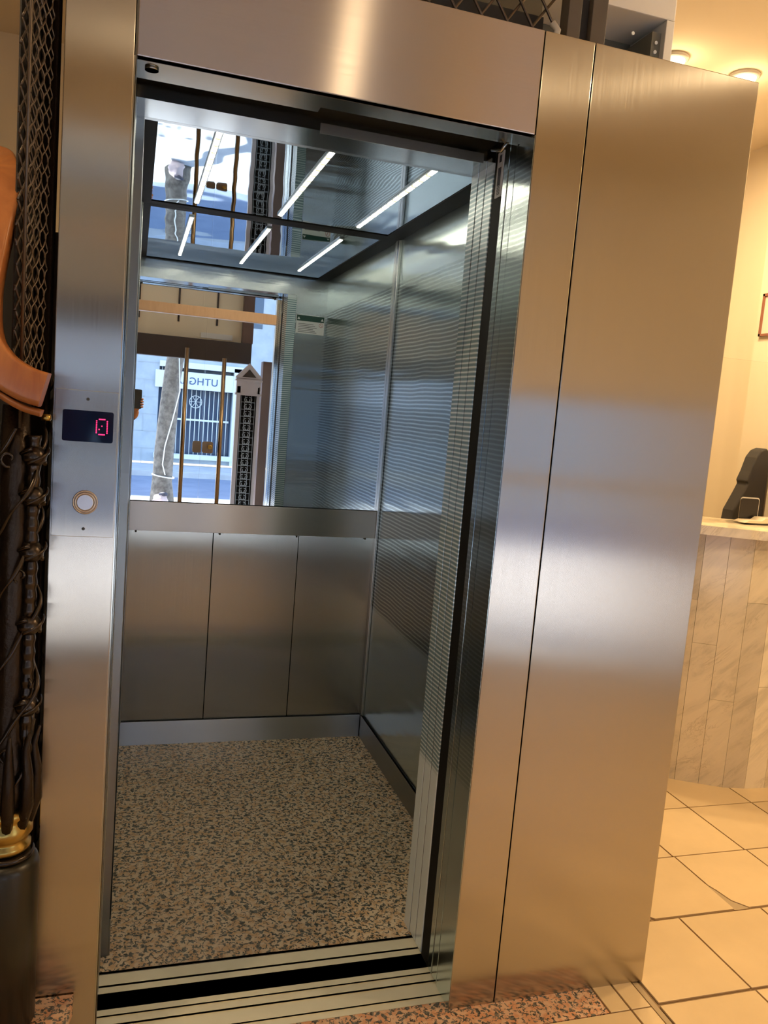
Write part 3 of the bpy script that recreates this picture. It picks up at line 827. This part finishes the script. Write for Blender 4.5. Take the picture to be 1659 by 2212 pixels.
# ============================================================ ABOVE THE SURROUND
gm = empty('lift_cage_guard', (.45, .10, TOP), 'old diamond wire mesh lift cage guard above the steel header', 'mesh guard')
mb = MB(); y = .105; z0, z1 = 2.28, 3.0
pd = .062
for s_ in (1, -1):
    for k in range(-16, 34):
        P = []
        for i in range(41):
            z = z0 + (z1 - z0) * i / 40; x = k * pd + s_ * (z - z0) * .72
            if -.1 <= x <= .90: P.append((x, y + .003 * s_, z))
        if len(P) > 1: mb.tube(P, .0032, 6)
mb.build('diamond_mesh', M['wire'], gm)
box('bottom_rail', (-.1, .092, 2.262), (.91, .120, 2.292), M['taupe'], gm)
box('back_sheet', (-.1, .30, 2.30), (.95, .31, 3.0), M['olive'], gm)
box('angle_post', (.915, .085, 2.262), (.948, .125, 3.0), M['taupe'], gm, .002)
box('angle_post', (.956, .100, 2.262), (.972, .135, 3.0), M['dark'], gm)
box('angle_post', (.972, .080, 2.262), (1.010, .125, 3.0), M['taupe'], gm, .002)
MB().tube([(.885, .09, 2.27), (.892, .085, 2.32), (.880, .09, 2.335)], .008, 8).build('mesh_clip', M['rim'], gm)
ub = empty('wall_equipment_box', (1.3, .5, 2.45), 'white metal equipment box with an open grey underside above the side panel', 'equipment box')
box('box_fascia', (1.02, .48, 2.615), (1.452, .78, 2.80), M['white'], ub, .004)
box('box_side', (1.425, .48, 2.28), (1.452, .78, 2.614), M['white'], ub, .002)
box('box_interior', (1.02, .66, 2.28), (1.424, .78, 2.614), M['greybox'], ub)
box('box_end', (1.395, .50, 2.28), (1.424, .66, 2.585), M['greybox'], ub)
for x, z in ((1.33, 2.565), (1.408, 2.555), (1.408, 2.530)): MB().lathe([(.005, .495), (.005, .50)], (x, z), 10, 'y').build('indicator_screw', M['signwhite'], ub)
box('box_cap', (1.27, .50, 2.801), (1.36, .70, 2.87), M['trim'], ub)
box('conduit', (1.452, .60, 2.28), (1.470, .62, 2.998), M['white'], ub)

# ceiling lights
def downlight(x, y, label, power, dome=True, group='round ceiling lamps', glow=0):
    t = empty('ceiling_lamp', (x, y, CZ), label, 'ceiling lamp', group)
    if glow:
        g_ = bpy.data.lights.new('lamp_glow', 'POINT'); g_.energy = glow; g_.color = (1.0, .76, .44); g_.shadow_soft_size = .05
        go = bpy.data.objects.new('lamp_glow', g_); COL.objects.link(go); go.location = (x, y, CZ - .11)
        go.parent = t; go.matrix_parent_inverse = parent_world(t).inverted()
    MB().lathe([(.062, CZ), (.062, CZ - .012), (.055, CZ - .016)], (x, y), 28).build('lamp_ring', M['rim'], t)
    pr = [(.048 * math.cos(a), CZ - .016 - .030 * math.sin(a)) for a in [i * PI / 2 / 6 for i in range(6)]] + [(.002, CZ - .046)]
    MB().lathe(pr, (x, y), 28).build('lamp_dome', M['bulb'], t)
    ld = bpy.data.lights.new('lamp_light', 'AREA'); ld.shape = 'DISK'; ld.size = .09; ld.energy = power; ld.color = (1.0, .74, .43)
    lo = bpy.data.objects.new('lamp_light', ld); COL.objects.link(lo); lo.location = (x, y, CZ - .052)
    lo.parent = t; lo.matrix_parent_inverse = parent_world(t).inverted()
LP = 13
downlight(2.10, 1.44, 'lit round ceiling lamp just right of the white equipment box', 24, glow=1.8)
downlight(2.46, 1.44, 'lit round ceiling lamp nearest the right corner above the side panel', 24, glow=1.8)
for x, y, w, pw_ in ((.86, -2.05, 'warm round ceiling lamp nearest the glass entrance doors', 3.5), (2.6, -.30, 'warm round ceiling lamp in front of the right end of the side panel', 9),
                (2.55, .3, 'warm round ceiling lamp over the tiled floor by the counter', 22), (-.9, -.6, 'warm round ceiling lamp over the stair side of the lobby', 13), (2.8, -.75, 'warm round ceiling lamp close to the right wall, before the side window', 16)):
    downlight(x, y, w, pw_ * 1.25)

# ============================================================ RECEPTION
rc = empty('reception_counter', (2.7, 1.3, 0), 'curved reception counter faced with vertical veined marble slabs, right of the lift', 'counter')
fp = bez([(2.10, 1.30, 0), (2.17, 1.17, 0), (2.256, 1.094, 0), (2.363, 1.029, 0), (2.483, .972, 0), (2.66, .955, 0), (2.85, .97, 0), (3.08, 1.02, 0)], 8)
# resample by arc length into slabs
acc = [0]
for a, b_ in zip(fp, fp[1:]): acc.append(acc[-1] + (b_ - a).length)
def atl(s_):
    for i in range(len(acc) - 1):
        if acc[i + 1] >= s_:
            t = (s_ - acc[i]) / (acc[i + 1] - acc[i]); return fp[i].lerp(fp[i + 1], t)
    return fp[-1]
sw = .096; mb = MB(); n_ = int(acc[-1] / sw)
for i in range(n_):
    a, b_ = atl(i * sw + .0006), atl((i + 1) * sw - .0006); nn = Vector((-(b_ - a).y, (b_ - a).x, 0)).normalized()
    zc = .25 + random.random() * .6
    for z0_, z1_ in ((0, zc), (zc + .001, 1.055)):
        mb.mi = random.choice((0, 0, 1, 2))
        mb.prism([(a.x, a.y), (b_.x, b_.y), (b_.x + nn.x * .02, b_.y + nn.y * .02), (a.x + nn.x * .02, a.y + nn.y * .02)], z0_, z1_)
mb.build('marble_facing', [M['marble_a'], M['marble_b'], M['marble_c']], rc)
out = []; inn = []
for i in range(41):
    s_ = acc[-1] * i / 40; a = atl(max(s_ - .01, 0)); b_ = atl(min(s_ + .01, acc[-1])); nn = Vector((-(b_ - a).y, (b_ - a).x, 0)).normalized(); p = atl(s_)
    out.append(p - nn * .035); inn.append(p + nn * .36)
MB().prism([(p.x, p.y) for p in out] + [(p.x, p.y) for p in inn[::-1]], 1.058, 1.095).build('countertop', M['top_marble'], rc)
MB().prism([(p.x, p.y) for p in [q + Vector((0, .06, 0)) for q in out]] + [(p.x, p.y) for p in inn[::-1]], .0, 1.057).build('core', M['marble_b'], rc)
sp = MB().box((2.20, 1.27, 1.096), (3.08, 1.275, 1.79)).build('acrylic_screen', M['plexi']); tag(sp, 'clear acrylic screen standing on the marble counter', 'screen')
# chair back behind the counter
chr_ = empty('office_chair', (3.0, 1.75, 0), 'dark grey rounded chair back just visible behind the marble counter', 'chair')
prof = [(2.89, 1.10), (2.93, 1.18), (2.955, 1.235), (2.945, 1.25), (2.965, 1.30), (2.985, 1.37), (3.01, 1.405), (3.045, 1.42), (3.065, 1.40), (3.075, 1.30), (3.075, 1.0), (2.88, 1.0)]
mb = MB(); mb.prism(prof, 1.66, 1.74, 'y'); o_ = mb.build('chair_back', M['greyfab'], chr_)
md = o_.modifiers.new('b', 'BEVEL'); md.width = .02; md.segments = 3
box('seat', (2.72, 1.62, .46), (3.08, 2.0, .54), M['greyfab'], chr_, .02)
MB().tube([(2.95, 1.80, .05), (2.95, 1.80, .46)], .025, 12).build('column', M['plastic'], chr_)
mb = MB()
for k in range(5):
    a = 2 * PI * k / 5 + .3; mb.tube([(2.90, 1.85, .07), (2.90 + .20 * math.cos(a), 1.85 + .22 * math.sin(a), .03)], .016, 8)
mb.build('foot_star', M['plastic'], chr_)
tb_ = empty('tablet', (2.60, 1.22, 1.096), 'black tablet with a pale rounded rim propped on the counter', 'tablet')
mb = MB(); mb.prism(rrect(2.555, 1.098, 2.650, 1.205, .012), 1.225, 1.233, 'y'); mb.build('body', M['rim'], tb_)
mb = MB(); mb.prism(rrect(2.550, 1.100, 2.645, 1.200, .010), 1.222, 1.2255, 'y'); mb.build('glass', M['plastic'], tb_)
ty = empty('desk_tray', (2.68, 1.16, 1.096), 'cream plastic desk tray with dark edge lying on the counter', 'tray')
mb = MB(); mb.prism([(2.51, 1.103), (2.535, 1.113), (2.60, 1.113), (2.62, 1.126), (2.85, 1.126), (2.85, 1.112), (2.60, 1.103)], 1.14, 1.21, 'y'); mb.build('tray_top', M['bone'], ty)
mb = MB(); mb.prism([(2.51, 1.1025), (2.60, 1.1025), (2.85, 1.110), (2.85, 1.096), (2.58, 1.096)], 1.142, 1.208, 'y'); mb.build('tray_base', M['plastic'], ty)
pf = empty('picture_frame', (3.08, 1.3, 1.8), 'thin red brown framed picture at the right edge, on the cream pilaster', 'picture')
# placed on the pilaster face x = 3.085
PFY = (1.45, 1.862)
mb = MB(); mb.box((3.070, PFY[0], 1.985), (3.085, PFY[0] + .012, 2.20)); mb.box((3.070, PFY[1] - .012, 1.985), (3.085, PFY[1], 2.20)); mb.box((3.070, PFY[0], 1.985), (3.085, PFY[1], 1.997)); mb.box((3.070, PFY[0], 2.188), (3.085, PFY[1], 2.20))
mb.build('frame', M['framewood'], pf)
box('print', (3.078, PFY[0] + .012, 1.997), (3.084, PFY[1] - .012, 2.188), M['print'], pf)

# ============================================================ PHOTOGRAPHER (seen in the mirror)
CAM = Vector((.0231, -1.6817, 1.4423))
ph_ = empty('smartphone', (.043, -1.70, 1.38), 'dark smartphone held up in one hand, seen in the lift mirror', 'phone')
mb = MB(); mb.prism(rrect(.0, 1.312, .078, 1.462, .010), -1.704, -1.696, 'y'); mb.build('phone_body', M['phone'], ph_)
mb = MB()
for dx, dz in ((.015, -.016), (.015, -.036)): mb.lathe([(.007, -1.6965), (.007, -1.6935)], (dx, 1.462 + dz), 16, 'y')
mb.build('camera_lens', M['plastic'], ph_)
def skin(name, joints, edges, m, parent, sub=2, root=0):
    me = bpy.data.meshes.new(name); me.from_pydata([j[:3] for j in joints], edges, []); me.update()
    o = bpy.data.objects.new(name, me); COL.objects.link(o)
    md = o.modifiers.new('skin', 'SKIN'); md.use_smooth_shade = True
    for i, v in enumerate(me.skin_vertices[0].data):
        r_ = joints[i][3]; v.radius = (r_, joints[i][4] if len(joints[i]) > 4 else r_); v.use_root = (i == root)
    s2 = o.modifiers.new('sub', 'SUBSURF'); s2.levels = sub; s2.render_levels = sub
    me.materials.append(m)
    if parent: o.parent = parent; o.matrix_parent_inverse = parent_world(parent).inverted()
    return o
px0, py0 = -.30, -2.25
pe = empty('person', (px0, py0, 0), 'person in a dark red top holding up a phone to photograph the lift', 'person')
J = [(px0, py0, .95, .15, .11), (px0, py0, 1.12, .135, .10), (px0, py0, 1.30, .165, .11), (px0, py0, 1.42, .13, .09), (px0, py0 + .005, 1.49, .052, .055), (px0, py0 + .015, 1.54, .05, .052),
     # right arm to the phone (indices 6..9)
     (px0 + .17, py0 + .01, 1.40, .062), (px0 + .24, py0 + .17, 1.20, .048), (.030, -1.80, 1.255, .030), (.040, -1.735, 1.300, .026, .018),
     # other arm
     (px0 - .17, py0, 1.40, .062), (px0 - .24, py0 + .02, 1.13, .045), (px0 - .25, py0 + .09, .88, .030), (px0 - .25, py0 + .095, .865, .026, .020),
     # legs
     (px0 + .10, py0, .85, .095), (px0 + .11, py0 + .01, .48, .062), (px0 + .11, py0 - .01, .10, .042), (px0 + .12, py0 + .13, .045, .035),
     (px0 - .10, py0, .85, .095), (px0 - .11, py0 + .01, .48, .062), (px0 - .11, py0 - .01, .10, .042), (px0 - .12, py0 + .13, .045, .035)]
E_ = [(0, 1), (1, 2), (2, 3), (3, 4), (4, 5), (3, 6), (6, 7), (7, 8), (8, 9), (3, 10), (10, 11), (11, 12), (12, 13), (0, 14), (14, 15), (15, 16), (16, 17), (0, 18), (18, 19), (19, 20), (20, 21)]
bod = skin('body', J, E_, M['jacket'], pe)
bod.data.materials.clear()
# clothing colours by height: skin / top / trousers chosen from position along the body
cm = mat('body_and_clothes', (.1, .1, .1), .8)
g = N(cm, 'ShaderNodeNewGeometry'); s_ = N(cm, 'ShaderNodeSeparateXYZ'); L(cm, g.outputs['Position'], s_.inputs[0])
def stepn(v, thr): return mathn(cm, 'GREATER_THAN', v, thr)
mx1 = N(cm, 'ShaderNodeMix', data_type='RGBA'); mx1.inputs['A'].default_value = (.02, .025, .05, 1); mx1.inputs['B'].default_value = (.10, .018, .018, 1)
L(cm, stepn(s_.outputs[2], .93), mx1.inputs['Factor'])
mx2 = N(cm, 'ShaderNodeMix', data_type='RGBA'); mx2.inputs['B'].default_value = (.55, .30, .21, 1); L(cm, mx1.outputs['Result'], mx2.inputs['A'])
lefth = mathn(cm, 'MULTIPLY', mathn(cm, 'LESS_THAN', s_.outputs[0], px0 - .19), mathn(cm, 'LESS_THAN', s_.outputs[2], .93))
isk = mathn(cm, 'MAXIMUM', mathn(cm, 'MAXIMUM', stepn(s_.outputs[1], -1.80), stepn(s_.outputs[2], 1.475)), lefth); L(cm, isk, mx2.inputs['Factor'])
L(cm, mx2.outputs['Result'], bsdf(cm).inputs['Base Color']); bod.data.materials.append(cm)
# head with face
t = bmesh.new(); bmesh.ops.create_icosphere(t, subdivisions=4, radius=1)
hc = Vector((px0, py0 + .03, 1.625))
for v in t.verts:
    c = v.co.copy(); x, y, z = c
    w_ = .074 * (1 - .22 * max(0, -z) ** 1.5); d_ = .095; h_ = .118
    q = Vector((x * w_, y * d_, z * h_))
    if y > .2:
        q.y += .020 * math.exp(-((x / .16) ** 2 + ((z + .12) / .22) ** 2))
        q.y -= .010 * (math.exp(-(((abs(x) - .38) / .18) ** 2 + ((z - .05) / .13) ** 2)))
        q.y += .006 * math.exp(-((x / .3) ** 2 + ((z + .50) / .08) ** 2)) - .003 * math.exp(-((x / .3) ** 2 + ((z + .45) / .03) ** 2))
        q.y += .008 * math.exp(-((x / .3) ** 2 + ((z + .85) / .12) ** 2))
    v.co = q + hc
for f in t.faces: f.smooth = True
mb = MB(); mb.merge(t); hd = mb.build('head', M['skin'], pe)
for sx in (-1, 1):
    mb = MB(); mb.merge(blob((px0 + sx * .076, py0 + .025, 1.62), (.010, .018, .030), 2, .02)); mb.build('ear', M['skin'], hd)
    mb = MB(); mb.merge(blob((px0 + sx * .029, py0 + .112, 1.631), (.012, .008, .008), 2, 0)); mb.build('eye', M['plastic'], hd)
t = bmesh.new(); bmesh.ops.create_icosphere(t, subdivisions=4, radius=1)
bmesh.ops.delete(t, geom=[v for v in t.verts if (v.co.y > .35 and v.co.z < .45) or v.co.z < -.55], context='VERTS')
for v in t.verts: v.co = Vector((v.co.x * .084, v.co.y * .104, v.co.z * .128)) * (1 + .02 * math.sin(40 * v.co.x)) + hc + Vector((0, -.006, .006))
for f in t.faces: f.smooth = True
mb = MB(); mb.merge(t); hh = mb.build('hair', M['hair'], pe); sd = hh.modifiers.new('s', 'SOLIDIFY'); sd.thickness = .008
# hand gripping the phone: palm, four unequal fingers wrapping the left-lower edge, thumb on the other side
HJ = [(.040, -1.745, 1.292, .022, .014), (.040, -1.722, 1.318, .030, .012), (.040, -1.716, 1.345, .030, .010)]
HE = [(0, 1), (1, 2)]
def finger(pts, base):
    global HJ, HE
    k = len(HJ)
    for i, p in enumerate(pts): HJ.append((*p, .0085 - .0009 * i)); HE.append((base if i == 0 else k + i - 1, k + i))
finger([(.070, -1.716, 1.325), (.086, -1.706, 1.327), (.086, -1.691, 1.330), (.070, -1.687, 1.332)], 1)
finger([(.072, -1.716, 1.345), (.088, -1.706, 1.347), (.087, -1.690, 1.350), (.066, -1.687, 1.352)], 2)
finger([(.072, -1.716, 1.364), (.088, -1.706, 1.367), (.087, -1.691, 1.370), (.068, -1.687, 1.372)], 2)
finger([(.068, -1.716, 1.380), (.086, -1.706, 1.386), (.086, -1.692, 1.389), (.074, -1.688, 1.391)], 2)
finger([(.010, -1.722, 1.325), (-.008, -1.712, 1.345), (-.009, -1.704, 1.372)], 1)
skin('hand', HJ, HE, M['skin'], pe, 2)
hx, hy = px0 - .25, py0 + .10
HJ = [(hx, hy, .860, .024, .018), (hx, hy + .004, .825, .014, .030), (hx, hy + .006, .790, .012, .032)]; HE = [(0, 1), (1, 2)]
for dy, ln in ((-.030, .055), (-.010, .070), (.012, .076), (.034, .068)):
    finger([(hx, hy + dy, .765), (hx + .006, hy + dy, .765 - ln * .5), (hx + .018, hy + dy, .765 - ln)], 2)
finger([(hx + .006, hy + .040, .815), (hx + .014, hy + .056, .785), (hx + .022, hy + .058, .760)], 1)
skin('hand', HJ, HE, M['skin'], pe, 2)
for sx in (-1, 1):
    mb = MB(); mb.merge(blob((px0 + sx * .115, py0 + .06, .045), (.048, .130, .045), 3, .01)); mb.build('shoe', M['shoe'], pe)

# ============================================================ LIGHT
w = bpy.data.worlds.new('World'); S.world = w; w.use_nodes = True
nt_ = w.node_tree; bgn = nt_.nodes['Background']
sky = nt_.nodes.new('ShaderNodeTexSky'); sky.sky_type = 'NISHITA'; sky.sun_disc = False
sky.sun_elevation = math.radians(58); sky.sun_rotation = math.radians(200); sky.air_density = 1.0
nt_.links.new(sky.outputs[0], bgn.inputs[0]); bgn.inputs[1].default_value = .75
sl = bpy.data.lights.new('sun', 'SUN'); sl.energy = 14.0; sl.angle = math.radians(.5); sl.color = (1, .96, .90)
so = bpy.data.objects.new('sun', sl); COL.objects.link(so)
so.rotation_euler = Vector((.22, .52, -.85)).to_track_quat('-Z', 'Y').to_euler()

# ============================================================ CAMERA
cam = bpy.data.cameras.new('camera'); co = bpy.data.objects.new('camera', cam); COL.objects.link(co)
r_ = Vector((0.95369806, -0.28948051, 0.0816152)); u_ = Vector((-0.04219531, 0.13989751, 0.98926652)); f_ = Vector((0.29779114, 0.94690534, -0.12120527))
mt = Matrix(((r_.x, u_.x, -f_.x, CAM.x), (r_.y, u_.y, -f_.y, CAM.y), (r_.z, u_.z, -f_.z, CAM.z), (0, 0, 0, 1)))
co.matrix_world = mt
cam.sensor_fit = 'HORIZONTAL'; cam.sensor_width = 36; cam.lens = 36 * 1760.5 / 1659
cam.clip_start = .02
S.camera = co
